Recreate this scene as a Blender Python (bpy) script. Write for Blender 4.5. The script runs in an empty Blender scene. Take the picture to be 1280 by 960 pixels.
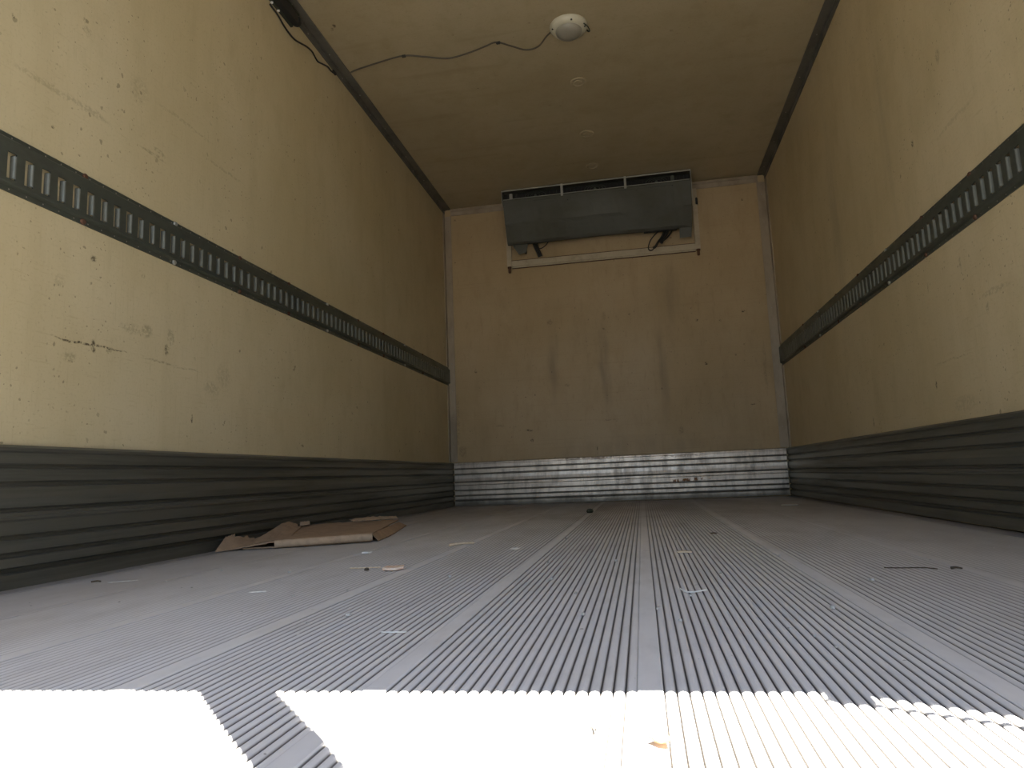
import bpy, bmesh, math, random
from mathutils import Vector, Matrix, Euler

C = bpy.context.scene.collection
scene = bpy.context.scene

# ------------------------------------------------------------------ camera, world, sun, exposure
cam_d = bpy.data.cameras.new('camera'); cam = bpy.data.objects.new('camera', cam_d); C.objects.link(cam)
F_PX, YAW, PITCH, ROLL = 854.34, 0.1814, 0.1337, 0.0396
cam_d.sensor_width = 36.0; cam_d.lens = F_PX * 36.0 / 1280.0; cam_d.clip_start = 0.02
Rw = Matrix.Rotation(YAW, 3, 'Z') @ Matrix.Rotation(PITCH, 3, 'X') @ Matrix.Rotation(ROLL, 3, 'Y')
r_, f_, u_ = Rw.col[0], Rw.col[1], Rw.col[2]
M = Matrix(((r_.x, u_.x, -f_.x, 1.3386), (r_.y, u_.y, -f_.y, 0.0), (r_.z, u_.z, -f_.z, 0.1958), (0, 0, 0, 1)))
cam.matrix_world = M
scene.camera = cam

world = bpy.data.worlds.new('world'); scene.world = world; world.use_nodes = True
wn = world.node_tree; bgn = wn.nodes['Background']
sky = wn.nodes.new('ShaderNodeTexSky'); sky.sky_type = 'NISHITA'; sky.sun_disc = False
sky.sun_elevation = math.radians(67.9); sky.sun_rotation = math.radians(114)
sky.air_density = 1.0; sky.dust_density = 1.5; sky.ozone_density = 1.0
wn.links.new(sky.outputs[0], bgn.inputs[0]); bgn.inputs[1].default_value = 0.085

KX, KY = 0.368, 0.170                       # horizontal run of the sunlight per metre of drop
sd = bpy.data.lights.new('sun', 'SUN'); sun = bpy.data.objects.new('sun', sd); C.objects.link(sun)
sd.energy = 15.0; sd.angle = math.radians(0.12); sd.color = (1.0, 0.95, 0.87)
sun.location = (4, -2, 6)
sun.rotation_euler = Vector((KX, -KY, 1.0)).to_track_quat('Z', 'Y').to_euler()

scene.view_settings.view_transform = 'Standard'; scene.view_settings.look = 'None'
scene.view_settings.gamma = 1.0; scene.view_settings.use_curve_mapping = False
scene.view_settings.exposure = 1.9
scene.cycles.max_bounces = 14; scene.cycles.diffuse_bounces = 10; scene.cycles.glossy_bounces = 6
scene.cycles.sample_clamp_indirect = 8.0
scene.cycles.use_denoising = True

# ------------------------------------------------------------------ dimensions of the box
W, D, H = 2.30, 4.752, 2.196
Y0 = 0.30                                   # rear sill / opening plane
ZH = 2.12                                   # underside of the rear header
rnd = random.Random(7)

# ------------------------------------------------------------------ mesh helpers
def link(name, bm, mats, parent=None, smooth=False):
    bmesh.ops.recalc_face_normals(bm, faces=bm.faces)
    me = bpy.data.meshes.new(name); bm.to_mesh(me); bm.free()
    for m in (mats if isinstance(mats, (list, tuple)) else [mats]): me.materials.append(m)
    if smooth:
        for p in me.polygons: p.use_smooth = True
        try: me.set_sharp_from_angle(angle=math.radians(40))
        except Exception: pass
    o = bpy.data.objects.new(name, me); C.objects.link(o)
    if parent:
        o.parent = parent
        o.matrix_parent_inverse = Matrix.Translation(parent.location).inverted()
    return o
def struct(o): o['kind'] = 'structure'; return o
def tag(o, label, cat, group=None):
    o['label'] = label; o['category'] = cat
    if group: o['group'] = group
    return o
def thing(name, loc, label, cat, group=None):
    o = bpy.data.objects.new(name, None); C.objects.link(o); o.location = loc; o.empty_display_size = .05
    return tag(o, label, cat, group)
def box(bm, x0, x1, y0, y1, z0, z1, bev=0.0, mi=0):
    v = [bm.verts.new((x, y, z)) for x in (x0, x1) for y in (y0, y1) for z in (z0, z1)]
    fs = [bm.faces.new([v[i] for i in q]) for q in ((0,1,3,2),(4,6,7,5),(0,4,5,1),(2,3,7,6),(0,2,6,4),(1,5,7,3))]
    for f in fs: f.material_index = mi
    if bev:
        es = list({e for f in fs for e in f.edges})
        bmesh.ops.bevel(bm, geom=es, offset=bev, segments=2, affect='EDGES', clamp_overlap=True)
    return fs
def extrude_profile(bm, prof, axis_pts, closed=True, caps=True, mi=0):
    """prof: function(u)->list of Vector for each station u in axis_pts"""
    rings = [[bm.verts.new(p) for p in prof(u)] for u in axis_pts]
    n = len(rings[0])
    for a, b in zip(rings, rings[1:]):
        for i in range(n if closed else n - 1):
            j = (i + 1) % n
            f = bm.faces.new((a[i], a[j], b[j], b[i])); f.material_index = mi
    if caps and closed:
        bm.faces.new(rings[0]); bm.faces.new(rings[-1][::-1])
    return rings
def catmull(pts, n=8):
    pts = [Vector(p) for p in pts]; P = [pts[0]*2 - pts[1]] + pts + [pts[-1]*2 - pts[-2]]; out = []
    for i in range(1, len(P) - 2):
        a, b, c, d = P[i-1], P[i], P[i+1], P[i+2]
        for k in range(n):
            t = k / n
            out.append(0.5*((2*b) + (c-a)*t + (2*a-5*b+4*c-d)*t*t + (-a+3*b-3*c+d)*t**3))
    out.append(pts[-1]); return out
def tube(bm, pts, r, n=8, smooth=True, mi=0):
    pts = catmull(pts) if smooth else [Vector(p) for p in pts]
    rings = []; up = None
    for i, p in enumerate(pts):
        t = (pts[min(i+1, len(pts)-1)] - pts[max(i-1, 0)]).normalized()
        if up is None: up = t.orthogonal().normalized()
        up = (up - t*up.dot(t)).normalized(); s = t.cross(up)
        rr = r(i/(len(pts)-1)) if callable(r) else r
        rings.append([bm.verts.new(p + (up*math.cos(2*math.pi*k/n) + s*math.sin(2*math.pi*k/n))*rr) for k in range(n)])
    for a, b in zip(rings, rings[1:]):
        for k in range(n):
            f = bm.faces.new((a[k], a[(k+1)%n], b[(k+1)%n], b[k])); f.material_index = mi
    bm.faces.new(rings[0][::-1]); bm.faces.new(rings[-1])
def lathe(bm, prof, c, axis=(0,0,1), n=32, squash=1.0):
    """prof: (radius, height along axis)"""
    ax = Vector(axis).normalized(); u = ax.orthogonal().normalized(); v = ax.cross(u); c = Vector(c); rings = []
    for r, h in prof:
        if r < 1e-6: rings.append([bm.verts.new(c + ax*h)])
        else: rings.append([bm.verts.new(c + ax*h + u*math.cos(2*math.pi*k/n)*r + v*math.sin(2*math.pi*k/n)*r*squash) for k in range(n)])
    for a, b in zip(rings, rings[1:]):
        for k in range(n):
            k2 = (k+1) % n
            if len(a) == 1 and len(b) == 1: continue
            if len(a) == 1: bm.faces.new((a[0], b[k2], b[k]))
            elif len(b) == 1: bm.faces.new((a[k], a[k2], b[0]))
            else: bm.faces.new((a[k], a[k2], b[k2], b[k]))
    for r in (rings[0], rings[-1]):
        if len(r) > 1: bm.faces.new(r)
def poly_prism(bm, pts, z0, z1, warp=None):
    a = [bm.verts.new((p[0], p[1], z0 + (warp(p) if warp else 0))) for p in pts]
    b = [bm.verts.new((p[0], p[1], z1 + (warp(p) if warp else 0))) for p in pts]
    fa = bm.faces.new(a[::-1]); fb = bm.faces.new(b)
    for i in range(len(pts)):
        j = (i+1) % len(pts); bm.faces.new((a[i], a[j], b[j], b[i]))
    bmesh.ops.triangulate(bm, faces=[fa, fb])

# ------------------------------------------------------------------ material helpers
class NT:
    def __init__(s, name):
        s.m = bpy.data.materials.new(name); s.m.use_nodes = True; s.t = s.m.node_tree
        s.b = s.t.nodes['Principled BSDF']
    def n(s, kind, **kw):
        o = s.t.nodes.new(kind)
        for k, v in kw.items(): setattr(o, k, v)
        return o
    def l(s, a, b): s.t.links.new(a, b)
    def put(s, sock, v):
        if isinstance(v, bpy.types.NodeSocket): s.l(v, sock)
        else: sock.default_value = v
    def math(s, op, a, b=0.0, c=None, clamp=False):
        o = s.n('ShaderNodeMath', operation=op, use_clamp=clamp); s.put(o.inputs[0], a); s.put(o.inputs[1], b)
        if c is not None: s.put(o.inputs[2], c)
        return o.outputs[0]
    def ramp(s, v, a, b, lo=0.0, hi=1.0, smooth=True):
        o = s.n('ShaderNodeMapRange'); o.interpolation_type = 'SMOOTHSTEP' if smooth else 'LINEAR'
        s.put(o.inputs[0], v); s.put(o.inputs[1], a); s.put(o.inputs[2], b); s.put(o.inputs[3], lo); s.put(o.inputs[4], hi)
        return o.outputs[0]
    def pos(s):
        return s.n('ShaderNodeNewGeometry').outputs['Position']
    def scale(s, v, sc):
        o = s.n('ShaderNodeVectorMath', operation='MULTIPLY'); s.put(o.inputs[0], v); o.inputs[1].default_value = sc; return o.outputs[0]
    def noise(s, v, scale, detail=4, rough=0.55, dist=0.0):
        o = s.n('ShaderNodeTexNoise'); s.put(o.inputs['Vector'], v); o.inputs['Scale'].default_value = scale
        o.inputs['Detail'].default_value = detail; o.inputs['Roughness'].default_value = rough; o.inputs['Distortion'].default_value = dist
        return o.outputs['Fac']
    def warp(s, v, scale, amt):
        o = s.n('ShaderNodeTexNoise'); s.put(o.inputs['Vector'], v); o.inputs['Scale'].default_value = scale; o.inputs['Detail'].default_value = 3
        a = s.n('ShaderNodeVectorMath', operation='SUBTRACT'); s.l(o.outputs['Color'], a.inputs[0]); a.inputs[1].default_value = (.5,.5,.5)
        b = s.n('ShaderNodeVectorMath', operation='MULTIPLY_ADD'); s.l(a.outputs[0], b.inputs[0]); b.inputs[1].default_value = (amt,)*3; s.put(b.inputs[2], v)
        return b.outputs[0]
    def mix(s, f, a, b, mode='MIX'):
        o = s.n('ShaderNodeMix', data_type='RGBA', blend_type=mode); s.put(o.inputs[0], f)
        for k, v in ((6, a), (7, b)):
            if isinstance(v, tuple): v = v if len(v) == 4 else v + (1,)
            s.put(o.inputs[k], v)
        return o.outputs[2]
    def specks(s, v, scale, size, keep, seed=0.0, sc=(1,1,1)):
        """sparse little dots: voronoi cells, only a share 'keep' of them filled"""
        vv = s.scale(v, tuple(scale*k for k in sc))
        o = s.n('ShaderNodeTexVoronoi'); s.l(vv, o.inputs['Vector']); o.inputs['Scale'].default_value = 1.0
        sep = s.n('ShaderNodeSeparateColor'); s.l(o.outputs['Color'], sep.inputs[0])
        rad = s.math('MULTIPLY', sep.outputs[1], size)
        near = s.math('LESS_THAN', o.outputs['Distance'], rad)
        pick = s.math('LESS_THAN', sep.outputs[0], keep)
        return s.math('MULTIPLY', near, pick)
    def blobs(s, v, lst, r0=0.45):
        """lst: (centre, radii, strength) ragged ellipsoids of dirt at real places"""
        acc = None
        for c, r, st in lst:
            a = s.n('ShaderNodeVectorMath', operation='SUBTRACT'); s.put(a.inputs[0], v); a.inputs[1].default_value = c
            b = s.n('ShaderNodeVectorMath', operation='DIVIDE'); s.l(a.outputs[0], b.inputs[0]); b.inputs[1].default_value = r
            d = s.n('ShaderNodeVectorMath', operation='LENGTH'); s.l(b.outputs[0], d.inputs[0])
            k = s.ramp(d.outputs['Value'], r0, 1.0, st, 0.0)
            acc = k if acc is None else s.math('MAXIMUM', acc, k)
        return acc
    def bump(s, h, strength, dist=0.01):
        o = s.n('ShaderNodeBump'); o.inputs['Strength'].default_value = strength; o.inputs['Distance'].default_value = dist
        s.put(o.inputs['Height'], h); s.l(o.outputs[0], s.b.inputs['Normal'])
    def done(s, col, rough, metal=0.0, spec=None):
        s.put(s.b.inputs['Base Color'], col if not isinstance(col, tuple) else (col if len(col)==4 else col+(1,)))
        s.put(s.b.inputs['Roughness'], rough); s.put(s.b.inputs['Metallic'], metal)
        if spec is not None: s.b.inputs['Specular IOR Level'].default_value = spec
        return s.m

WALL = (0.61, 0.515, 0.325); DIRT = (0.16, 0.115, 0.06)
def wall_material(name, marks, streaks=None, base=WALL, speck=0.35):
    t = NT(name); p = t.pos()
    big = t.noise(p, 1.3, 4, .6); mott = t.noise(t.scale(p, (1, 1, .45)), 9, 5, .65); fine = t.noise(p, 140, 3, .6)
    vert = t.noise(t.scale(p, (9, 9, .7)), 1.0, 4, .6)
    col = t.mix(t.ramp(big, .3, .72), base, tuple(c*k for c, k in zip(base, (.88, .86, .80))))
    col = t.mix(t.ramp(mott, .45, .75, 0, .38), col, tuple(c*k for c, k in zip(base, (.74, .71, .62))))
    col = t.mix(t.ramp(vert, .5, .8, 0, .30), col, tuple(c*k for c, k in zip(base, (.72, .68, .6))))
    col = t.mix(t.ramp(fine, .52, .8, 0, .22), col, DIRT)
    fib = t.math('MAXIMUM', t.noise(t.scale(p, (1, 14, 160)), 1, 3, .6), t.noise(t.scale(p, (40, 160, 8)), 1, 3, .6))
    col = t.mix(t.ramp(fib, .56, .78, 0, .30), col, tuple(c*k for c, k in zip(base, (.60, .55, .46))))
    pw = t.warp(p, 30, .03)
    s1 = t.specks(pw, 16, .11, .30*speck); s2 = t.specks(pw, 34, .20, .22*speck, sc=(1, 1, .8)); s3 = t.specks(t.warp(p, 60, .012), 80, .26, .5*speck)
    patch = t.ramp(t.noise(p, 3.1, 3), .42, .6)
    sp = t.math('MAXIMUM', s1, t.math('MULTIPLY', t.math('MAXIMUM', s2, s3), patch))
    col = t.mix(t.math('MULTIPLY', sp, .55), col, (0.14, 0.10, 0.055))
    if marks:
        grain = t.ramp(t.noise(p, 90, 4, .7), .40, .58)
        bl = t.blobs(t.warp(p, 22, .022), [(c, r, st if st > .85 else st*.5) for c, r, st in marks])
        col = t.mix(t.math('MULTIPLY', bl, grain), col, (0.09, 0.065, 0.03))
    if streaks:
        st = t.blobs(t.warp(p, 4, .08), streaks, 0.0)
        col = t.mix(t.math('MULTIPLY', st, t.ramp(t.noise(t.scale(p, (26, 26, 2.5)), 1, 5), .3, .65, .25, 1)), col, (0.20, 0.155, 0.095))
    t.bump(t.math('ADD', t.math('MULTIPLY', fine, .4), mott), .12, .003)
    return t.done(col, t.ramp(big, .3, .7, .42, .55), 0.0, .35)

left_marks = [((0,1.45,.564),(.1,.13,.0042),1.0), ((0,1.545,.563),(.1,.06,.003),1.0), ((0,1.475,.563),(.1,.011,.022),1.0), ((0,1.72,.562),(.1,.09,.005),.85),
  ((0,1.84,.556),(.1,.09,.003),.6), ((0,1.60,.632),(.1,.05,.02),.55), ((0,1.66,.636),(.1,.03,.028),.8), ((0,1.76,.64),(.1,.02,.03),.8),
  ((0,1.745,.60),(.1,.012,.02),.9), ((0,1.46,.787),(.1,.016,.012),.9), ((0,1.64,.79),(.1,.009,.009),.8), ((0,1.40,.52),(.1,.03,.02),.7),
  ((0,1.865,.405),(.1,.006,.018),1.0), ((0,1.96,.51),(.1,.05,.03),.45), ((0,1.204,1.274),(.1,.010,.012),.9), ((0,1.40,1.405),(.1,.014,.010),.8), ((0,1.41,1.38),(.1,.02,.02),.5),
  ((0,1.30,1.165),(.1,.12,.012),.5), ((0,1.42,1.17),(.1,.10,.014),.55), ((0,1.66,1.165),(.1,.07,.007),.8), ((0,1.69,1.184),(.1,.03,.01),.8), ((0,1.60,1.33),(.1,.05,.05),.35),
  ((0,1.80,1.33),(.1,.16,.008),.4), ((0,2.0,1.27),(.1,.14,.008),.5), ((0,1.36,.702),(.1,.02,.02),.4), ((0,2.02,.56),(.1,.05,.05),.35), ((0,1.319,1.07),(.1,.006,.006),1.0)]
right_marks = [((W,2.392,1.25),(.1,.012,.018),1.0), ((W,2.142,1.409),(.1,.02,.03),.8), ((W,2.436,.437),(.1,.008,.02),.9), ((W,2.047,.602),(.1,.01,.02),.8),
  ((W,2.86,.65),(.1,.014,.008),.7), ((W,2.406,.755),(.1,.008,.02),.7), ((W,3.08,.358),(.1,.008,.03),.9), ((W,2.171,.765),(.1,.01,.03),.6),
  ((W,2.3,.50),(.1,.16,.004),.6), ((W,2.0,.64),(.1,.10,.012),.6), ((W,2.1,1.18),(.1,.16,.01),.4), ((W,2.25,.36),(.1,.10,.03),.4)]
back_marks = [((.757,D,1.271),(.024,.1,.022),.85), ((1.144,D,1.286),(.02,.1,.04),.5), ((1.134,D,.70),(.006,.1,.05),.5), ((1.048,D,.352),(.004,.1,.035),1.0),
  ((1.773,D,1.206),(.013,.1,.012),1.0), ((1.925,D,1.188),(.009,.1,.009),1.0), ((2.081,D,1.242),(.016,.1,.010),1.0), ((1.814,D,.903),(.015,.1,.015),1.0),
  ((.579,D,.509),(.03,.1,.012),.9), ((.594,D,.44),(.015,.1,.012),.9), ((.86,D,.809),(.022,.1,.015),.8), ((2.096,D,.607),(.025,.1,.006),1.0), ((1.14,D,.552),(.09,.1,.004),.7),
  ((.37,D,.55),(.04,.1,.012),.6), ((.206,D,.95),(.012,.1,.016),.9), ((1.618,D,.461),(.02,.1,.03),.7), ((.06,D,.60),(.02,.1,.25),.6), ((.09,D,.38),(.04,.1,.05),.6), ((2.19,D,.85),(.012,.1,.25),.45), ((.08,D,2.10),(.01,.1,.01),1), ((2.14,D,2.03),(.01,.1,.01),1)]
back_streaks = [((1.13,D,.92),(.05,.1,.42),.62), ((1.53,D,.86),(.05,.1,.50),.42), ((.77,D,.95),(.06,.1,.42),.40), ((1.60,D,1.38),(.10,.1,.35),.40), ((1.34,D,.36),(.9,.1,.10),.25)]
ceil_marks = [((.125,2.599,H),(.010,.016,.1),1.0), ((.108,2.62,H),(.010,.012,.1),.9), ((1.6,3.0,H),(.01,.01,.1),.7)]
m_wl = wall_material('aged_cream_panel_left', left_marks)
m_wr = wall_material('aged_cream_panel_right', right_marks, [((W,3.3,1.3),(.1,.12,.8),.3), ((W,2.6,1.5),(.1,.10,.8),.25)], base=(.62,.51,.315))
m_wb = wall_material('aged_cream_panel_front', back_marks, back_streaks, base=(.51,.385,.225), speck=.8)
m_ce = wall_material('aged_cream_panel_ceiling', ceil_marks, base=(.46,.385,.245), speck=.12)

def metal(name, col, rough, metallic=.85, dirt=(.10,.085,.06), damt=.5, axis=(1,1,1), ds=6, extra=None, bump=.1):
    t = NT(name); p = t.pos()
    n1 = t.noise(t.scale(p, axis), ds, 5, .65); n2 = t.noise(p, 120, 3, .6); n3 = t.noise(t.scale(p, axis), ds*6, 4, .6)
    c = t.mix(t.ramp(n1, .42, .7, 0, damt), col, dirt)
    c = t.mix(t.ramp(n3, .5, .8, 0, damt*.7), c, tuple(k*.6 for k in col))
    if extra: c = extra(t, p, c)
    t.bump(n2, bump, .002)
    return t.done(c, t.ramp(n1, .3, .7, rough-.07, rough+.12), metallic)
def floor_extra(t, p, c):
    sep = t.n('ShaderNodeSeparateXYZ'); t.l(p, sep.inputs[0])
    c = t.mix(t.ramp(sep.outputs[2], -.0016, -.0002, .78, 0), c, (.17, .155, .135))     # colour darkens down into the grooves
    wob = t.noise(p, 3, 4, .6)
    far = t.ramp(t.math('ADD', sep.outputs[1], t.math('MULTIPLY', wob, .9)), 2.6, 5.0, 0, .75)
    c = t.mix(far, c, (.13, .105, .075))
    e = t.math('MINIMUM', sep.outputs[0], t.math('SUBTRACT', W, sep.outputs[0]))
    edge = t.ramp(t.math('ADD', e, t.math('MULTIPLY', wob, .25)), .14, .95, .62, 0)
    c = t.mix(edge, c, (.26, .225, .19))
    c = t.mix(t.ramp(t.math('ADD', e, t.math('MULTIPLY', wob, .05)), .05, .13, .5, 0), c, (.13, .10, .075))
    s = t.specks(t.warp(p, 30, .03), 60, .18, .06); c = t.mix(t.math('MULTIPLY', s, .5), c, (.1,.09,.07))
    s = t.specks(t.warp(p, 40, .02), 48, .16, .06); c = t.mix(t.math('MULTIPLY', s, .7), c, (.75,.74,.70))
    return c
def groove_mask(t, p, kind):
    sep = t.n('ShaderNodeSeparateXYZ'); t.l(p, sep.inputs[0])
    d = t.math('SUBTRACT', D, sep.outputs[1]) if kind == 'back' else t.math('MINIMUM', sep.outputs[0], t.math('SUBTRACT', W, sep.outputs[0]))
    return t.ramp(d, .0150, .0185, 1, 0)
def side_extra(t, p, c):
    return t.mix(t.math('MULTIPLY', groove_mask(t, p, 'side'), .35), c, (.035, .032, .024))
def back_extra(t, p, c):
    c = t.mix(t.math('MULTIPLY', groove_mask(t, p, 'back'), .9), c, (.03, .024, .016))
    rust = t.blobs(t.warp(p, 18, .03), [((1.66,D,.128),(.15,.1,.016),1.0), ((1.56,D,.118),(.03,.1,.02),.9), ((.98,D,.30),(.3,.1,.008),.6), ((1.6,D,.285),(.2,.1,.008),.5)])
    c = t.mix(t.math('MULTIPLY', rust, t.ramp(t.noise(t.scale(p, (1,1,.3)), 60, 3), .42, .55)), c, (.16,.06,.015))
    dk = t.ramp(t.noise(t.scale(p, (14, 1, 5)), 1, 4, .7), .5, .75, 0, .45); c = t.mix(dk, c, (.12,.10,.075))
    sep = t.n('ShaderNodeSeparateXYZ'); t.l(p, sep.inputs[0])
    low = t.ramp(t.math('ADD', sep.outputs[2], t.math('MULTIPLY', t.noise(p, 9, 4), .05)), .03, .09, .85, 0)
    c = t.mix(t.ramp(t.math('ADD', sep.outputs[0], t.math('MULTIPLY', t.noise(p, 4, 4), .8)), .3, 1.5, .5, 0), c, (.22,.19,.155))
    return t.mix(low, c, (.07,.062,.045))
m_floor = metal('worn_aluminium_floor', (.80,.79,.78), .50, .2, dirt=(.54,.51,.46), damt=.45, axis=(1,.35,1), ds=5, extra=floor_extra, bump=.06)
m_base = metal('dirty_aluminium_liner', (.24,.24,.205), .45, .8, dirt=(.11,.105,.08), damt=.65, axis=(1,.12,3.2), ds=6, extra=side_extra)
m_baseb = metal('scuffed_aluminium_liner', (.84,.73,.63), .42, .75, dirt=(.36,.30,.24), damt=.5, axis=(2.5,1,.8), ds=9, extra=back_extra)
m_rail = metal('dull_galvanised_steel', (.135,.15,.125), .42, .7, dirt=(.09,.085,.065), damt=.5, axis=(1,.5,1), ds=9)
m_slot = metal('bright_slot_edges', (.17,.175,.145), .55, .4, damt=.3)
m_trim = metal('dark_painted_angle', (.16,.15,.125), .5, .3, dirt=(.07,.06,.045), damt=.4)
m_ltrim = metal('pale_aluminium_angle', (.42,.345,.25), .5, .25, dirt=(.2,.16,.11), damt=.5, axis=(1,1,.4))
m_screw = metal('bright_screw_head', (.42,.39,.33), .35, .8, damt=.2)
m_evap = metal('grimy_grey_casing', (.095,.096,.078), .6, .25, dirt=(.09,.085,.06), damt=.5, axis=(.6,1,1), ds=5)
m_edge = metal('bare_aluminium_edge', (.55,.55,.50), .38, .8, damt=.2)
m_black = metal('black_rubber', (.02,.02,.018), .55, 0.0, dirt=(.045,.04,.03), damt=.4)
m_dark = metal('black_fan_recess', (.012,.012,.011), .6, 0.0, damt=.1)
m_cable = metal('grey_brown_cable_sheath', (.10,.085,.06), .55, 0.0, damt=.4)
m_rust = metal('rusty_pin', (.12,.055,.03), .75, .2, damt=.5, ds=40)
m_frame = metal('cream_painted_frame', (.55,.47,.33), .5, 0.0, dirt=(.22,.15,.08), damt=.5)
m_chan = metal('green_black_channel', (.035,.042,.028), .45, .3, damt=.3)
m_lamp = metal('white_plastic_lamp_rim', (.58,.55,.42), .4, 0.0, dirt=(.5,.45,.33), damt=.3)
m_strap = metal('grey_webbing', (.20,.20,.21), .8, 0.0, damt=.3, ds=30)
def simple(name, col, rough=.8, var=.3, sc=60, col2=None):
    t = NT(name); p = t.pos(); n1 = t.noise(p, sc, 4, .6)
    c = t.mix(t.ramp(n1, .35, .7, 0, var if col2 is None else 1), col, col2 or tuple(k*.55 for k in col)); t.bump(n1, .2, .002); return t.done(c, rough)
m_card = simple('brown_cardboard', (.40,.27,.165), .9, .5, 25)
m_cardt = simple('torn_cardboard_core', (.50,.36,.235), .95, .4, 60)
m_lens = simple('frosted_lens', (.33,.31,.25), .35, .2, 12)
m_wood = simple('pale_wood', (.74,.60,.42), .8, .4, 90)
m_tanchip = simple('tan_chip', (.78,.50,.33), .85, .4, 70, (.85,.72,.58))
m_white = simple('white_splinter', (.82,.80,.74), .8, .2, 90)
m_leaf = simple('dried_leaf', (.34,.20,.09), .8, .5, 120, (.55,.33,.14))
m_twig = simple('dark_twig', (.09,.065,.04), .85, .4, 90)
m_grit = simple('pale_grit', (.55,.53,.48), .85, .3, 150)
m_disc = simple('pale_disc', (.62,.61,.55), .5, .2, 60)
m_ground = simple('asphalt_yard', (.07,.068,.065), .9, .4, 3)

# ------------------------------------------------------------------ the box: floor, walls, ceiling
# ribbed extruded planks: ribs 11 mm apart, smooth joint strips between planks
strips = [(.000,.075), (.298,.316), (.552,.572), (.809,.832), (1.066,1.089), (1.322,1.345), (1.619,1.642), (1.884,1.904), (2.225,2.300)]
prof = []
for (a0, a1), (b0, b1) in zip(strips, strips[1:]):
    prof += [(a0, 0.0), (a0+.0015, .0010), (a1-.0015, .0010), (a1, 0.0)]
    span = b0 - a1; n = round(span/.0111); q = span/n
    for k in range(n):
        x = a1 + k*q
        prof += [(x+.0004, -.0046), (x+q*.13, -.0046), (x+q*.145, -.0013), (x+q*.26, -.0006), (x+q*.42, .0002), (x+q*.58, .0005), (x+q*.74, .0002), (x+q*.90, -.0006), (x+q*.99, -.0013)]
prof += [(strips[-1][0], 0.0), (2.30, 0.0)]
bm = bmesh.new()
ys = [Y0, Y0+.012, 1.0, 2.0, 3.0, 4.0, D]
rings = [[bm.verts.new((x, y, z)) for x, z in prof] for y in ys]
for a, b in zip(rings, rings[1:]):
    for i in range(len(prof)-1): bm.faces.new((a[i], a[i+1], b[i+1], b[i]))
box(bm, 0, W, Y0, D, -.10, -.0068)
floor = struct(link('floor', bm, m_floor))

T = .08
def slab(name, x0,x1,y0,y1,z0,z1, m):
    bm = bmesh.new(); box(bm, x0,x1,y0,y1,z0,z1); return struct(link(name, bm, m))
slab('wall_left', -T, 0, Y0, D+T, -.10, H+T, m_wl)
slab('wall_right', W, W+T, Y0, D+T, -.10, H+T, m_wr)
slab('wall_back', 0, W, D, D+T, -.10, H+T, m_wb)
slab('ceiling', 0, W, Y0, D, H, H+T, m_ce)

# scuff liners round the foot of the walls (extruded aluminium, stepped)
lp = [(.022,0),(.022,.030),(.013,.034),(.013,.041),(.022,.045),(.0225,.064),(.014,.067),(.014,.073),(.022,.077),(.022,.100),(.015,.103),(.015,.109),
      (.0235,.113),(.024,.140),(.029,.145),(.029,.150),(.022,.1515),(.022,.158),(.014,.161),(.014,.166),(.0225,.170),(.0245,.190),(.0225,.212),(.015,.215),(.015,.222),
      (.0225,.226),(.0225,.250),(.015,.253),(.015,.259),(.0215,.263),(.0215,.286),(.026,.290),(.026,.297),(.014,.303),(0,.303)]
def liner(name, mk, stations, m):
    bm = bmesh.new()
    extrude_profile(bm, lambda u: [mk(0.0, 0.0, u)] + [mk(t, z, u) for t, z in lp], stations)
    return bm
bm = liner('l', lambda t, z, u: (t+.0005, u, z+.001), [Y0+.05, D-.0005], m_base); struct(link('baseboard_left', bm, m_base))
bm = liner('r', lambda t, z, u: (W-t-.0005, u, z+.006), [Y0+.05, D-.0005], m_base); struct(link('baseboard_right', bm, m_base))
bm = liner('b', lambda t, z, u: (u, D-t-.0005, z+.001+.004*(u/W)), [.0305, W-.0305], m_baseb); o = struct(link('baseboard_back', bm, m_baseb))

# corner trims
def screw_bm(bm, c, ax, r=.005, h=.0025, mi=0):
    f0 = len(bm.faces); lathe(bm, [(r, 0), (r*.9, h*.7), (r*.45, h), (0, h)], c, ax, 8)
    bm.faces.ensure_lookup_table()
    for f in bm.faces[f0:]: f.material_index = mi
bm = bmesh.new()
box(bm, .0005, .050, Y0+.05, D-.001, H-.006, H-.0005); box(bm, .0005, .006, Y0+.05, D-.001, H-.036, H-.006); box(bm, .006,.012, Y0+.05, D-.001, H-.012, H-.006)
for k in range(11):
    screw_bm(bm, (.020, 1.0+k*.356, H-.006), (0,0,-1), .004, mi=1); screw_bm(bm, (.006, 1.17+k*.356, H-.022), (1,0,0), .004, mi=1)
struct(link('trim_1', bm, [m_trim, m_screw]))
bm = bmesh.new()
box(bm, W-.050, W-.0005, Y0+.05, D-.001, H-.006, H-.0005); box(bm, W-.006, W-.0005, Y0+.05, D-.001, H-.036, H-.006); box(bm, W-.012,W-.006, Y0+.05, D-.001, H-.012, H-.006)
for k in range(11):
    screw_bm(bm, (W-.028, 1.05+k*.356, H-.006), (0,0,-1), .004, mi=1)
struct(link('trim_2', bm, [m_trim, m_screw]))
bm = bmesh.new()   # across the top of the end wall
box(bm, .051, W-.051, D-.006, D-.0005, H-.056, H-.007, .001); box(bm, .051, W-.051, D-.016, D-.006, H-.024, H-.008, .002); box(bm, .051, W-.051, D-.009, D-.006, H-.056, H-.050)
struct(link('trim_3', bm, m_ltrim))
bm = bmesh.new()   # upright angles in the two far corners
box(bm, .0005, .052, D-.006, D-.0005, .309, H-.057, .001); box(bm, .0005, .006, D-.045, D-.006, .309, .86); box(bm, .0005, .006, D-.045, D-.006, .996, H-.04)
for k in range(9): screw_bm(bm, (.030, D-.006, .42+k*.2), (0,-1,0), .004, mi=1)
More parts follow.
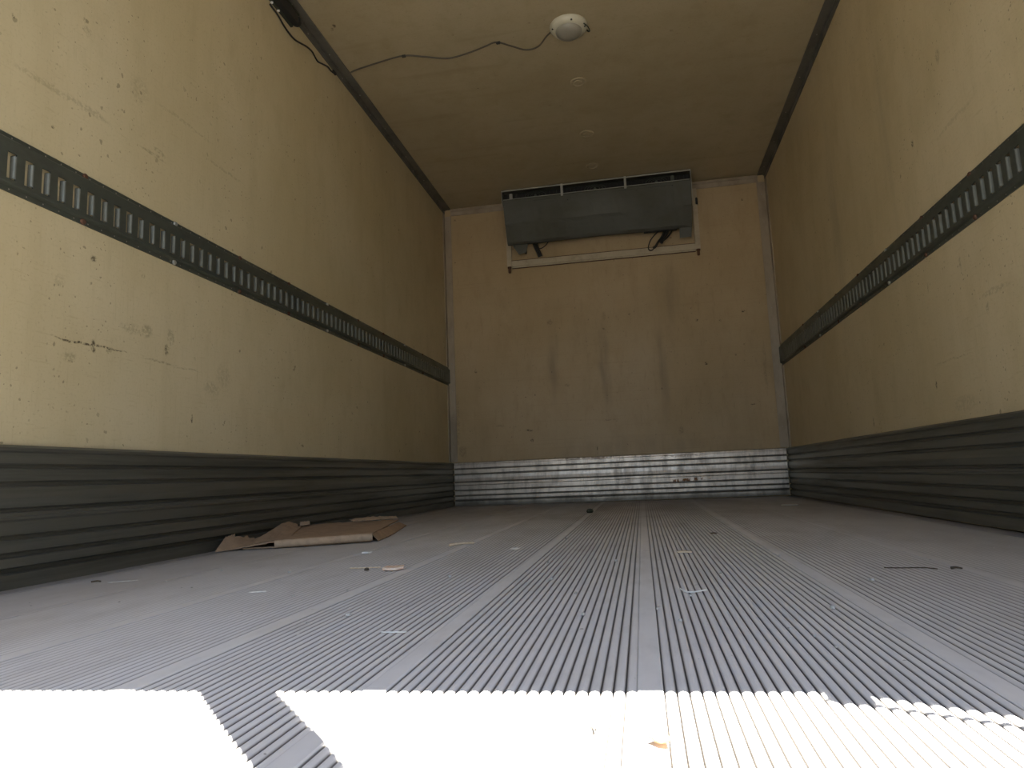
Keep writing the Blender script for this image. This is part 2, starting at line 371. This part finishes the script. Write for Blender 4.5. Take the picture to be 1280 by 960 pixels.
struct(link('trim_4', bm, [m_ltrim, m_screw]))
bm = bmesh.new()
box(bm, W-.060, W-.0005, D-.006, D-.0005, .312, H-.057, .001); box(bm, W-.006, W-.0005, D-.045, D-.006, .312, .85); box(bm, W-.006, W-.0005, D-.045, D-.006, .996, H-.04)
for k in range(9): screw_bm(bm, (W-.034, D-.006, .45+k*.2), (0,-1,0), .004, mi=1)
struct(link('trim_5', bm, [m_ltrim, m_screw]))

# rear frame of the opening, off camera behind and above the lens
bm = bmesh.new(); box(bm, -T, W+T, Y0, Y0+.05, ZH, H+T, 0)
for v in bm.verts:
    if v.co.y < Y0+.01: v.co.y -= .049*(W - v.co.x)      # header edge skewed to tilt its shadow line on the floor
struct(link('trim_6', bm, m_rail))
bm = bmesh.new(); box(bm, -T, .03, Y0, Y0+.05, 0.001, ZH); struct(link('trim_7', bm, m_rail))
bm = bmesh.new(); box(bm, W-.03, W+T, Y0, Y0+.05, 0.001, ZH); struct(link('trim_8', bm, m_rail))
bm = bmesh.new(); box(bm, -T, W+T, Y0-.04, Y0, -.22, -.008, .004); struct(link('trim_9', bm, m_rail))
bm = bmesh.new(); box(bm, -30, 32, -40, 30, -1.25, -1.15); struct(link('ground', bm, m_ground))

# ------------------------------------------------------------------ slotted lashing rails along both side walls
def lashing_rail(side, label):
    s = 1 if side == 'left' else -1; x_w = 0.0 if side == 'left' else W
    X = lambda t: x_w + s*t
    ya, yb = .40, D-.008; z0, z1 = (.861, .994) if side == 'left' else (.853, .992)
    zs0, zs1 = z0+.026, z1-.046; pitch = .0443; sw = .0225; tf, tp = .003, .014
    root = thing('lashing_rail', (x_w, ya, z0), label, 'cargo rail', 'slotted lashing rails on the side walls')
    bm = bmesh.new()
    def quad(a, b, c, d, mi=0):
        f = bm.faces.new([bm.verts.new(p) for p in (a, b, c, d)]); f.material_index = mi
    # flanges, webs, plate bands above and below the slots (as thin solid strips)
    def strip(pa, pb):
        (t1, za), (t2, zb) = pa, pb
        quad((X(t1), ya, za), (X(t1), yb, za), (X(t2), yb, zb), (X(t2), ya, zb))
    chain = [(.0005, z0), (tf, z0+.0005), (tf, z0+.012), (tp-.002, z0+.015), (tp, z0+.018), (tp, zs0)]
    for a, b in zip(chain, chain[1:]): strip(a, b)
    chain = [(tp, zs1), (tp, z1-.018), (tp-.002, z1-.015), (tf, z1-.012), (tf, z1-.0005), (.0005, z1)]
    for a, b in zip(chain, chain[1:]): strip(a, b)
    y = ya; ends = []
    first = 1.2075 - pitch*18
    k = 0; cy = first; prev = ya
    while cy + sw < yb - .12:
        a, b = cy - sw/2, cy + sw/2
        quad((X(tp), prev, zs0), (X(tp), a, zs0), (X(tp), a, zs1), (X(tp), prev, zs1))
        # curled lip on the far edge of the slot, narrower one on the near edge
        ch = [(b, tp), (b-.0030, tp-.0006), (b-.0052, tp-.0030), (b-.0062, tp-.0065), (b-.0060, tp-.011)]
        zi0, zi1 = zs0+.004, zs1-.004
        for (p0, t0), (p1, t1) in zip(ch, ch[1:]):
            quad((X(t0), p0, zi0), (X(t1), p1, zi0), (X(t1), p1, zi1), (X(t0), p0, zi1), 1)
        quad((X(tp), b, zs0), (X(tp-.004), b, zs0), (X(tp-.004), b, zs1), (X(tp), b, zs1), 0)
        quad((X(tp), a, zs0), (X(tp-.003), a, zs0), (X(tp-.003), a, zs1), (X(tp), a, zs1), 0)
        quad((X(tp), a, zs1), (X(tp-.003), a, zs1), (X(tp-.003), b, zs1), (X(tp), b, zs1), 0)
        quad((X(tp), a, zs0), (X(tp-.003), a, zs0), (X(tp-.003), b, zs0), (X(tp), b, zs0), 0)
        # small pierced dots in the flanges
        if k % 1 == 0 and cy > .9:
            for zz in (z0+.0065, z1-.0075): lathe(bm, [(.0020, 0), (.0014, .0006), (0, .0006)], (X(tf+.0001), cy+.006, zz), (s,0,0), 6)
        prev = b; cy += pitch; k += 1
    quad((X(tp), prev, zs0), (X(tp), yb, zs0), (X(tp), yb, zs1), (X(tp), prev, zs1))
    bm.faces.ensure_lookup_table()
    for f in bm.faces:
        if f.calc_area() < 2e-5 and len(f.verts) in (3, 6) : f.material_index = 2
        elif len(f.verts) == 4 and f.calc_area() < 3e-6: f.material_index = 2
    me = bpy.data.meshes.new('slotted_plate'); bm.to_mesh(me); bm.free()
    for m in (m_rail, m_slot, m_screw): me.materials.append(m)
    o = bpy.data.objects.new('slotted_plate', me); C.objects.link(o); o.parent = root
    o.matrix_parent_inverse = Matrix.Translation(root.location).inverted()
    for y in ((1.398, 1.74, 2.08, 2.42, 2.76, 3.10, 3.44, 3.78, 4.12) if side == 'left' else (1.68, 2.02, 2.36, 2.70, 3.04, 3.38, 3.72, 4.06)):
        for zz in (z0+.007, z1-.007):
            bm = bmesh.new(); lathe(bm, [(.0078,0),(.0078,.003),(.0058,.005),(.0058,.0046),(0,.0046)], (X(tf), y+.02, zz), (s,0,0), 12)
            b = link('bolt', bm, m_rust if (round(y*100) % 3) else m_edge, root)
    return root
lashing_rail('left', 'dull grey slotted steel lashing rail running along the left cream wall')
lashing_rail('right', 'dull grey slotted steel lashing rail running along the right cream wall')

# ------------------------------------------------------------------ evaporator hung under the ceiling at the far wall
ev = thing('cooling_unit', (1.137, D-.1, 1.77), 'long dark grey evaporator casing hung from the ceiling against the far wall', 'cooling unit')
xa, xb = .489, 1.785; yf = 4.52; zt = H-.002; zo = 2.122
def plate(bm, pts, th, nrm):
    n = Vector(nrm).normalized()*th
    a = [bm.verts.new(p) for p in pts]; b = [bm.verts.new(Vector(p)+n) for p in pts]
    bm.faces.new(a); bm.faces.new(b[::-1])
    for i in range(len(pts)):
        j = (i+1) % len(pts); bm.faces.new((a[i], b[i], b[j], a[j]))
bm = bmesh.new(); box(bm, xa, xb, yf, D-.030, zt-.004, zt); link('top_plate', bm, m_evap, ev)
bm = bmesh.new(); box(bm, xa, xb, yf-.002, yf+.004, zt-.012, zt-.004); link('top_lip', bm, m_edge, ev)
# front panel: upper face, crease, lower face rolled back
bm = bmesh.new()
pts = [(yf+.006, zo), (yf+.004, zo-.006), (yf+.055, 1.965), (yf+.066, 1.945), (yf+.115, 1.852), (yf+.128, 1.838), (yf+.150, 1.838)]
xs = [xa+.006 + (xb-xa-.012)*k/24 for k in range(25)]
def dent(x, i):
    return .004*math.sin(x*9+.7)*math.sin(i*1.1) + .003*math.sin(x*23+i)
outer = [[bm.verts.new((x, y+(dent(x, i) if 1 < i < 5 else 0), z + (.003*math.sin(x*7) if i > 3 else 0))) for i, (y, z) in enumerate(pts)] for x in xs]
inner = [[bm.verts.new((v.co.x, v.co.y+.003, v.co.z+.002)) for v in r] for r in outer]
for A in (outer, inner):
    for a, b in zip(A, A[1:]):
        for i in range(len(pts)-1): bm.faces.new((a[i], a[i+1], b[i+1], b[i]))
n = len(pts)
for k in range(len(xs)-1):
    for i in (0, n-1): bm.faces.new((outer[k][i], outer[k+1][i], inner[k+1][i], inner[k][i]))
for k in (0, -1):
    for i in range(n-1): bm.faces.new((outer[k][i], outer[k][i+1], inner[k][i+1], inner[k][i]))
panel = link('front_panel', bm, m_evap, ev)
bm = bmesh.new(); box(bm, xa+.008, xb-.008, yf+.0005, yf+.0045, zo-.001, zo+.003); link('panel_lip', bm, m_edge, panel)
for x, z, r in ((.95, 2.08, .004), (1.08, 2.09, .003), (1.66, 2.095, .004), (.75, 1.98, .003), (1.42, 2.09, .003)):
    bm = bmesh.new(); yy = yf + .004 + (zo-.006-z)*.051/.151
    lathe(bm, [(r, -.002), (r, .0015), (r*.5, .0025), (0, .0025)], (x, yy, z), (0,-1,-.3), 8); link('screw', bm, m_black, panel)
# end plates, outline of the side
def end_plate(x, d, name, leg):
    prof = [(yf, zt), (yf, zo-.01), (yf+.120, 1.84), (yf+.165, 1.776), (yf+.195, 1.776), (D-.030, 1.84), (D-.030, zt)]
    bm = bmesh.new()
    plate(bm, [(x + (leg*max(0, min(1, (1.90-z)/.13))), y, z) for y, z in prof], .003, (d, 0, 0))
    return link(name, bm, m_evap, ev)
end_plate(xa, 1, 'end_plate', .085); end_plate(xb, -1, 'end_plate', -.012)
for x, zz in ((xa, zo), (xb, zo)):
    bm = bmesh.new(); box(bm, x-.002, x+.002, yf-.0025, yf+.0015, zo-.15 if x > 1 else zo-.05, zt-.004); link('edge_strip', bm, m_edge, ev)
# lower end brackets seen below the panel
bm = bmesh.new(); plate(bm, [(.518,4.66,1.850),(.640,4.66,1.835),(.622,4.675,1.776),(.568,4.675,1.770)], .004, (0,1,0)); box(bm, .612,.622,4.679,4.71,1.778,1.83); link('lower_bracket', bm, m_evap, ev)
bm = bmesh.new(); plate(bm, [(1.695,4.65,1.84),(1.777,4.65,1.845),(1.774,4.675,1.776),(1.695,4.675,1.772)], .004, (0,1,0)); link('lower_bracket', bm, m_evap, ev)
# recess behind the blower slot with coil and fan rings
bm = bmesh.new(); box(bm, xa+.006, xb-.006, yf+.075, yf+.08, zo-.02, zt-.005); box(bm, xa+.006, xb-.006, yf+.01, yf+.075, zo-.024, zo-.02); recess = link('blower_recess', bm, m_dark, ev)
bm = bmesh.new()
for k in range(50): box(bm, xa+.03+k*.025, xa+.0315+k*.025, yf+.066, yf+.0745, zo-.015, zt-.006)
link('coil_fins', bm, m_black, recess)
for cx in (.72, 1.14, 1.56):
    bm = bmesh.new()
    for rr in (.030, .022, .014): 
        pts = [(cx+rr*2.4*math.cos(a*math.pi/12), yf+.055, zo+.032+rr*math.sin(a*math.pi/12)) for a in range(25)]
        tube(bm, pts, .0012, 5, smooth=False)
    lathe(bm, [(.010,0),(.009,.006),(0,.008)], (cx, yf+.058, zo+.032), (0,-1,0), 12)
    link('fan_guard', bm, m_rail, ev)
for x0, x1 in ((.906, .922), (1.341, 1.357)):
    bm = bmesh.new(); box(bm, x0, x1, yf-.006, yf-.001, zo-.016, zt-.002, .001); box(bm, x0, x1, yf-.006, yf+.03, zt-.005, zt-.002)
    pp = link('front_strap', bm, m_edge, ev)
    bm = bmesh.new(); lathe(bm, [(.004,0),(.003,.002),(0,.002)], ((x0+x1)/2, yf-.006, zo-.010), (0,-1,0), 10); link('screw', bm, m_screw, pp)
for x, y in ((xa+.05, yf+.02), (xb-.13, yf+.02)):
    bm = bmesh.new(); box(bm, x, x+.022, y, y+.02, zo-.03, zo+.05, .002); link('inner_bracket', bm, m_edge if x < 1 else m_rail, ev)

# mounting frame behind it on the end wall
mf = thing('mounting_frame', (1.145, D-.001, 1.70), 'cream painted mounting frame on the far wall below and behind the evaporator', 'mounting frame')
bm = bmesh.new(); box(bm, .505, 1.800, D-.024, D-.001, 1.700, 1.742, .002); box(bm, .505, 1.800, D-.012, D-.001, 1.690, 1.700); link('cross_rail', bm, m_frame, mf)
bm = bmesh.new(); box(bm, .505, 1.800, D-.027, D-.001, 1.742, 1.744); box(bm, .505, 1.800, D-.016, D-.001, 1.688, 1.690); link('gap_shade_strip', bm, m_rust, mf)  # thin dark strips put in for the shaded gaps along the rail
for x in (.470, 1.800):
    bm = bmesh.new(); box(bm, x, x+.034, D-.026, D-.001, 1.700, H-.058, .002); u = link('upright', bm, m_frame, mf)
    bm = bmesh.new(); lathe(bm, [(.0,-.045),(.008,-.044),(.010,-.038),(.010,-.012),(.014,-.010),(.014,0)], (x+.017, D-.018, 1.70), (0,0,1), 10); link('rusty_pin', bm, m_rust, mf)
bm = bmesh.new(); box(bm, 1.822, 1.838, D-.03, D-.001, 2.02, 2.07, .003); link('clamp', bm, m_black, mf)

# wires and hoses below the casing
def wire(parent, name, pts, r, m=m_black):
    bm = bmesh.new(); tube(bm, pts, r, 6); return link(name, bm, m, parent)
wl = wire(ev, 'wiring_loop', [(1.60,4.68,1.86),(1.575,4.67,1.80),(1.535,4.66,1.742),(1.505,4.655,1.700),(1.482,4.652,1.702),(1.480,4.652,1.728),(1.500,4.655,1.775),(1.545,4.665,1.825),(1.59,4.68,1.86)], .0042)
wire(wl, 'wire', [(1.61,4.68,1.86),(1.575,4.665,1.79),(1.545,4.655,1.75),(1.522,4.65,1.715),(1.512,4.65,1.72)], .009)
wire(wl, 'wire', [(1.63,4.68,1.86),(1.605,4.67,1.81),(1.578,4.66,1.765),(1.566,4.66,1.745)], .013)
wire(wl, 'wire', [(1.65,4.68,1.86),(1.640,4.67,1.82),(1.615,4.66,1.785),(1.59,4.66,1.765),(1.575,4.66,1.758)], .006)
bm = bmesh.new(); box(bm, 1.455, 1.68, 4.655, 4.685, 1.832, 1.842, .002); link('connector_strip', bm, m_black, wl)
hs = wire(ev, 'drain_hose', [(.675,4.68,1.86),(.690,4.675,1.81),(.708,4.67,1.765),(.716,4.675,1.735)], .011)
wire(hs, 'hose', [(.695,4.685,1.86),(.706,4.68,1.81),(.722,4.675,1.765),(.730,4.68,1.74)], .008)
wire(hs, 'thin_wire', [(.705,4.68,1.80),(.735,4.67,1.796),(.765,4.665,1.812),(.785,4.67,1.838)], .0032)

# ------------------------------------------------------------------ ceiling lamp, its cable, caps
lc = (1.139, 2.852)
lm = thing('ceiling_lamp', (lc[0], lc[1], H), 'round white plastic lamp on the ceiling', 'ceiling lamp')
bm = bmesh.new(); lathe(bm, [(0,0),(.084,0),(.085,-.004),(.083,-.010),(.077,-.020),(.066,-.027),(.058,-.028),(0,-.026)], (lc[0], lc[1], H-.0005), (0,0,1), 40); link('lamp_rim', bm, m_lamp, lm, True)
bm = bmesh.new(); lathe(bm, [(.060,-.026),(.058,-.034),(.048,-.043),(.030,-.049),(0,-.051)], (lc[0], lc[1], H-.0005), (0,0,1), 40); link('lens', bm, m_lens, lm, True)
for a in (200, 285, 350):
    a = math.radians(a); bm = bmesh.new(); lathe(bm, [(.0045,0),(.004,-.004),(0,-.0045)], (lc[0]+.074*math.cos(a), lc[1]+.074*math.sin(a), H-.020), (0,0,1), 10); link('screw', bm, m_black, lm)
bm = bmesh.new(); tube(bm, [(lc[0]+.070,lc[1]-.035,H-.022),(lc[0]+.088,lc[1]-.020,H-.034),(lc[0]+.093,lc[1]+.010,H-.034),(lc[0]+.086,lc[1]+.034,H-.018),(lc[0]+.080,lc[1]+.040,H-.006)], .0028, 6); link('wire_clip', bm, m_chan, lm)

r = .0040
cb = thing('lamp_cable', (.07, 2.93, H), 'thin brown cable clipped in waves across the ceiling to the lamp', 'cable')
cpts = [(.050,2.935,H-r-.0064),(.090,2.925,H-r-.001),(.20,2.90,H-r),(.345,2.875,H-r),(.44,2.905,H-r),(.545,2.945,H-r),(.65,2.930,H-r),(.74,2.900,H-r),(.80,2.882,H-r),(.86,2.925,H-r),(.925,2.972,H-r),(.985,2.960,H-r),(1.03,2.900,H-r),(1.064,2.862,H-r)]
wire(cb, 'sheath', cpts, r, m_cable)
for x, y in ((.352, 2.876), (.808, 2.886)):
    bm = bmesh.new(); box(bm, x-.010, x+.010, y-.006, y+.006, H-.011, H-.0005, .002); link('cable_clip', bm, m_black, cb)
wc = thing('wall_cable', (.01, 2.3, 2.10), 'thin dark cable drooping along the top of the left wall', 'cable')
wire(wc, 'sheath', [(.005,2.28,2.088),(.005,2.34,2.084),(.005,2.385,2.072),(.005,2.43,2.066),(.005,2.475,2.068),(.005,2.52,2.082),(.005,2.585,2.106),(.005,2.635,2.115),(.005,2.66,2.108),(.005,2.69,2.102),(.005,2.735,2.118),(.005,2.79,2.138),(.005,2.83,2.140),(.006,2.868,2.150)], .0036, m_black)
bm = bmesh.new(); box(bm, .001, .012, 2.845, 2.875, 2.143, 2.158, .003); link('grommet', bm, m_black, wc)

ch = thing('cable_channel', (.0, 1.4, 2.10), 'black open channel at the top of the left wall, ending above the drooping cable', 'cable channel')
bm = bmesh.new(); ya, yb = .42, 2.45
box(bm, .001, .014, ya, yb, 2.104, 2.158, .002); box(bm, .014, .042, ya, yb, 2.152, 2.158); 
link('channel_body', bm, m_chan, ch)
bm = bmesh.new(); box(bm, .0145, .040, ya, yb-.005, 2.108, 2.151, .001); link('channel_inside', bm, m_dark, ch)
bm = bmesh.new(); lathe(bm, [(.021,0),(.0205,.012),(.015,.022),(0,.027)], (.026, yb-.002, 2.131), (0,1,0), 16); link('end_cap', bm, m_black, ch, True)
for y in (2.31, 2.36):
    bm = bmesh.new(); lathe(bm, [(.006,0),(.005,.004),(0,.005)], (.007, y-.02, 2.104), (.3,0,-1), 10); link('rivet', bm, m_white, ch)

caps = [(1.142, 3.306, 'round flush cover on the ceiling nearest the lamp'), (1.141, 3.862, 'middle one of three round flush covers on the ceiling'), (1.142, 4.30, 'round flush cover on the ceiling nearest the evaporator')]
for x, y, lb in caps:
    t = thing('cover_disc', (x, y, H), lb, 'cover', 'round covers in a line along the ceiling')
    bm = bmesh.new(); lathe(bm, [(0,0),(.041,0),(.041,-.003),(.037,-.006),(.033,-.005),(.031,-.001),(0,-.001)], (x, y, H-.0004), (0,0,1), 28); link('rim', bm, m_ce, t)
    bm = bmesh.new(); lathe(bm, [(.020,-.001),(.018,-.004),(.009,-.006),(0,-.006)], (x, y, H-.0004), (0,0,1), 24); link('plug', bm, m_ce, t, True)

# ------------------------------------------------------------------ unseen strap and rod at the rear opening, added to cast floor shadows
ps = thing('strap_shadow_caster', (1.716, .28, ZH), 'unseen grey strap added under the rear header to cast a shadow bar on the floor', 'strap')
bm = bmesh.new()
def strap_at(z):
    t = (ZH - z)/.82
    return Vector((1.716 - .143*t, .276 - .030*t, z)),   .080 - .016*t + (.005*math.sin(t*2.6))
zz = [ZH - .0005 - k*.05 for k in range(27)]
def ring(z):
    c, w = strap_at(z); return [c+Vector((-w/2,-.003,0)), c+Vector((w/2,-.003,0)), c+Vector((w/2,.003,0)), c+Vector((-w/2,.003,0))]
extrude_profile(bm, ring, zz); link('webbing', bm, m_strap, ps, False)
c, w = strap_at(zz[-1]); bm = bmesh.new(); box(bm, c.x-w*.6, c.x+w*.6, c.y-.012, c.y+.012, c.z-.03, c.z+.0, .004); link('handle', bm, m_black, ps)
lr = thing('rod_shadow_caster', (2.268, .282, 0.001), 'unseen thin rod added by the right rear post to cast a shadow line on the floor', 'shadow rod')
bm = bmesh.new(); tube(bm, [(2.268,.277,.03),(2.268,.277,ZH+.02)], .0042, 8, smooth=False); link('rod', bm, m_rail, lr)
for z in (.06, 2.10):
    bm = bmesh.new(); box(bm, 2.262, 2.290, .271, .2995, z, z+.03, .002); link('rod_bracket', bm, m_rail, lr)

# ------------------------------------------------------------------ flattened cardboard by the left liner
cbd = thing('flattened_cardboard', (.22, 2.3, .001), 'torn brown cardboard folded flat on the floor against the left liner', 'cardboard')
def sheet(name, front, back, th, m, rows=5, jag=0.0, sag=0.0, parent=cbd, seed=1):
    rr = random.Random(seed)
    fr = catmull(front, 6); bk = catmull(back, 6)
    N = 36
    def samp(L, t):
        u = t*(len(L)-1); i = min(int(u), len(L)-2); return L[i].lerp(L[i+1], u-i)
    bm = bmesh.new(); top = []
    for k in range(N+1):
        a, b = samp(fr, k/N), samp(bk, k/N); j = rr.uniform(-jag, jag)
        col = []
        for q in range(rows+1):
            t = q/rows; p = a.lerp(b, t + (j if q == rows else 0)); p.z += sag*math.sin(t*math.pi) + rr.uniform(-.0008, .0008)
            col.append(p)
        top.append(col)
    for side in (0, 1):
        V = [[bm.verts.new(p - Vector((0,0,th*side))) for p in c] for c in top]
        if side == 0: VT = V
        else: VB = V
        for a, b in zip(V, V[1:]):
            for q in range(rows): bm.faces.new((a[q], a[q+1], b[q+1], b[q]))
    for k in range(N):
        for q in (0, rows): bm.faces.new((VT[k][q], VT[k+1][q], VB[k+1][q], VB[k][q]))
    for k in (0, N):
        for q in range(rows): bm.faces.new((VT[k][q], VT[k][q+1], VB[k][q+1], VB[k][q]))
    return link(name, bm, m, parent)
sheet('lower_sheet', [(.10,1.985,.006),(.22,2.02,.006),(.34,2.08,.006),(.455,2.15,.006)], [(.05,2.45,.006),(.12,2.62,.006),(.22,2.76,.006),(.305,2.86,.006)], .004, m_card, seed=3)
up = sheet('upper_sheet', [(.13,1.975,.014),(.20,2.000,.024),(.33,2.065,.028),(.463,2.143,.030)], [(.045,2.36,.034),(.08,2.52,.040),(.18,2.72,.034),(.300,2.845,.030)], .0035, m_card, jag=.035, seed=5)
bm = bmesh.new()
fl = [(.20,2.000,.0145),(.33,2.065,.0165),(.463,2.143,.0175)]
tube(bm, fl, .0125, 10); link('front_fold', bm, m_cardt, cbd, True)
sheet('side_flap', [(.462,2.150,.027),(.42,2.33,.026),(.36,2.60,.025),(.315,2.80,.022)], [(.476,2.165,.005),(.445,2.36,.005),(.385,2.62,.005),(.335,2.84,.005)], .003, m_card, rows=3, seed=8)
sheet('torn_flap', [(.060,1.905,.006),(.085,1.95,.008),(.13,1.985,.013),(.175,1.998,.018)], [(.034,2.00,.044),(.036,2.06,.040),(.040,2.17,.022),(.055,2.24,.030)], .003, m_card, rows=4, jag=.12, seed=11)
sheet('torn_hump', [(.11,2.03,.018),(.15,2.05,.022),(.20,2.10,.027)], [(.040,2.25,.032),(.042,2.35,.060),(.060,2.45,.036)], .003, m_card, rows=5, jag=.08, sag=.006, seed=14)
sheet('loose_strip', [(.17,2.66,.040),(.23,2.74,.040),(.30,2.83,.038)], [(.135,2.70,.044),(.20,2.79,.048),(.275,2.88,.043)], .003, m_cardt, rows=2, jag=.2, seed=17)
sheet('torn_crumb', [(.075,2.40,.046),(.10,2.43,.048)], [(.055,2.44,.056),(.075,2.475,.056)], .003, m_cardt, rows=2, jag=.2, seed=18)

# ------------------------------------------------------------------ litter on the floor, each scrap its own thing
def flat_bit(name, cx, cy, pts, th, m, label, cat, rot=0.0, lift=.0012, curl=0.0, group=None):
    ca, sa = math.cos(rot), math.sin(rot)
    P = [(cx + x*ca - y*sa, cy + x*sa + y*ca) for x, y in pts]
    L = max(math.hypot(x, y) for x, y in pts)
    wf = (lambda p: curl*(math.hypot(p[0]-cx, p[1]-cy)/L)**2) if curl else None
    bm = bmesh.new(); poly_prism(bm, P, lift, lift+th, wf); o = link(name, bm, m); return tag(o, label, cat, group)
def blob_pts(a, b, n=12, jit=.2, seed=0):
    rr = random.Random(seed); return [(a*math.cos(2*math.pi*k/n)*(1+rr.uniform(-jit, jit)), b*math.sin(2*math.pi*k/n)*(1+rr.uniform(-jit, jit))) for k in range(n)]
flat_bit('cardboard_scrap', .787, 1.470, [(-.022,-.012),(-.018,.016),(.0,.020),(.021,.017),(.024,-.006),(.006,-.015),(-.010,-.018)], .005, m_tanchip, 'small tan torn scrap of cardboard on the ribbed floor, front right of the flattened cardboard', 'scrap', .15, curl=.003)
flat_bit('wood_splinter', 1.010, .873, [(-.017,-.001),(-.015,.0016),(.016,.0012),(.018,-.0008),(.0,-.0016)], .0015, m_white, 'long white splinter nearest the sunlit edge of the floor', 'splinter', .02)
flat_bit('paper_scrap', .993, 1.824, [(-.012,-.010),(-.008,.016),(.010,.020),(.013,.002),(.002,-.004)], .0012, m_white, 'small white paper scrap lying beyond the middle of the floor', 'scrap', .3, curl=.004)
flat_bit('wood_strip', 1.424, 1.700, [(-.017,-.010),(-.016,.010),(.017,.009),(.018,-.010)], .003, m_wood, 'short pale wood strip just right of the central floor joint', 'scrap', 0)
o = None
bm = bmesh.new(); tube(bm, [(1.386,1.170,.005),(1.396,1.150,.003),(1.410,1.150,.003),(1.428,1.160,.004)], .0012, 5); tag(link('wood_shaving', bm, m_white), 'thin curled pale shaving in front of the short wood strip', 'shaving')
bm = bmesh.new(); lathe(bm, [(0,.0),(.038,.0),(.040,.003),(.034,.005),(.012,.004),(0,.004)], (2.035, 3.575, .0012), (0,0,1), 24); tag(link('round_lid', bm, m_disc), 'pale round disc on the dirty floor by the far right corner', 'disc')
bm = bmesh.new(); lathe(bm, [(0,-.002),(.016,.0),(.020,.008),(.014,.018),(0,.020)], (1.075, 3.42, .002), (0,0,1), 9, .7); tag(link('dirt_lump', bm, m_chan), 'dark lump of dirt on the floor before the far wall', 'dirt')
bm = bmesh.new(); tube(bm, [(.775,1.96,.004),(.80,1.985,.006),(.835,2.015,.004)], lambda t: .0042*(1-.4*t), 6); tag(link('bark_piece', bm, m_wood), 'pale bark piece on the floor left of the white paper scrap', 'debris')
flat_bit('dried_leaf', 1.340, .5275, [(-.0085,-.001),(-.006,.005),(-.001,.0075),(.004,.006),(.007,.0015),(.010,-.001),(.009,-.005),(.005,-.006),(.001,-.0065),(-.004,-.003)], .0012, m_leaf, 'small dried brown leaf lying in the patch of sunlight', 'leaf', -.3, lift=.003, curl=.004)
flat_bit('wood_chip', .580, 1.817, [(-.012,-.006),(-.010,.007),(.004,.009),(.014,.005),(.010,-.008)], .004, m_white, 'small white chip on the floor in front of the flattened cardboard', 'chip', 0)
flat_bit('thin_splinter', .625, 1.194, [(-.015,-.0015),(-.014,.001),(.015,.003),(.016,.0005)], .0015, m_white, 'white splinter on the floor left of the tan torn scrap', 'splinter', .25)
flat_bit('pale_straw', .215, 1.345, [(-.028,-.002),(-.027,.001),(.028,.0035),(.029,.001)], .0015, m_grit, 'pale straw near the left liner in the foreground', 'straw', .5)
bm = bmesh.new(); tube(bm, [(.136,1.345,.002),(.146,1.350,.003),(.154,1.352,.002)], .0017, 6); tag(link('dark_crumb', bm, m_twig), 'dark crumb at the edge of the left liner in the foreground', 'debris')
bm = bmesh.new(); tube(bm, [(1.765,1.395,.002),(1.79,1.382,.003),(1.83,1.388,.002),(1.845,1.37,.002)], .0010, 5); tag(link('twig', bm, m_twig), 'thin dark twig on the right part of the floor', 'twig')
bm = bmesh.new(); tube(bm, [(1.868,1.372,.003),(1.876,1.372,.004),(1.884,1.366,.003)], lambda t: .0028*(1-.5*t), 6); tag(link('seed_husk', bm, m_twig), 'small dark husk at the end of the thin twig on the right', 'debris')
bm = bmesh.new(); tube(bm, [(.672,1.500,.0025),(.70,1.497,.003),(.742,1.510,.0025)], .0013, 5); tag(link('grass_stem', bm, m_wood), 'thin straw coloured stem behind the tan torn scrap', 'stem')
bm = bmesh.new(); lathe(bm, [(0,0),(.006,.001),(.005,.006),(0,.007)], (.728,1.462,.0012), (0,0,1), 7, .6); tag(link('pebble', bm, m_twig), 'tiny dark pebble left of the tan torn scrap', 'pebble')
flat_bit('husk', 1.535, 2.14, [(-.010,-.006),(-.006,.010),(.008,.009),(.010,-.004)], .002, m_twig, 'dark scrap of husk behind the short wood strip', 'debris', .4, curl=.003)
# crumbs of grit: built once, copied
bm = bmesh.new(); lathe(bm, [(0,0),(.0030,.0006),(.0026,.0030),(0,.0036)], (0,0,0), (0,0,1), 6, .75)
g0 = link('grit_crumb', bm, m_grit)
rg = random.Random(21)
spots = [(1.246,.98),(1.348,1.02),(1.375,.94),(1.50,.90),(1.52,.86),(1.53,.81),(.90,.98),(.86,.93),(.72,1.15),(.80,1.20),(1.16,1.30),(1.12,1.55),(1.19,1.9),(1.10,2.1),(1.27,1.55),(1.42,2.0),(1.62,1.6),(1.70,1.25),(1.47,1.35),(.95,1.35),(.45,1.25),(.35,1.5),(.55,1.45),(1.22,1.15),(1.05,1.05),(1.75,1.8),(.66,1.7),(1.58,1.02),(1.29,.56),(1.40,1.12)]
for i, (x, y) in enumerate(spots):
    o = g0 if i == 0 else g0.copy()
    if i: C.objects.link(o)
    o.location = (x, y, .0008); o.rotation_euler = (0, 0, rg.uniform(0, 6)); s = rg.uniform(.6, 1.5); o.scale = (s, s*rg.uniform(.7,1.3), s)
    tag(o, 'tiny pale crumb of grit lying on the ribbed floor', 'grit', 'crumbs of grit scattered on the floor')
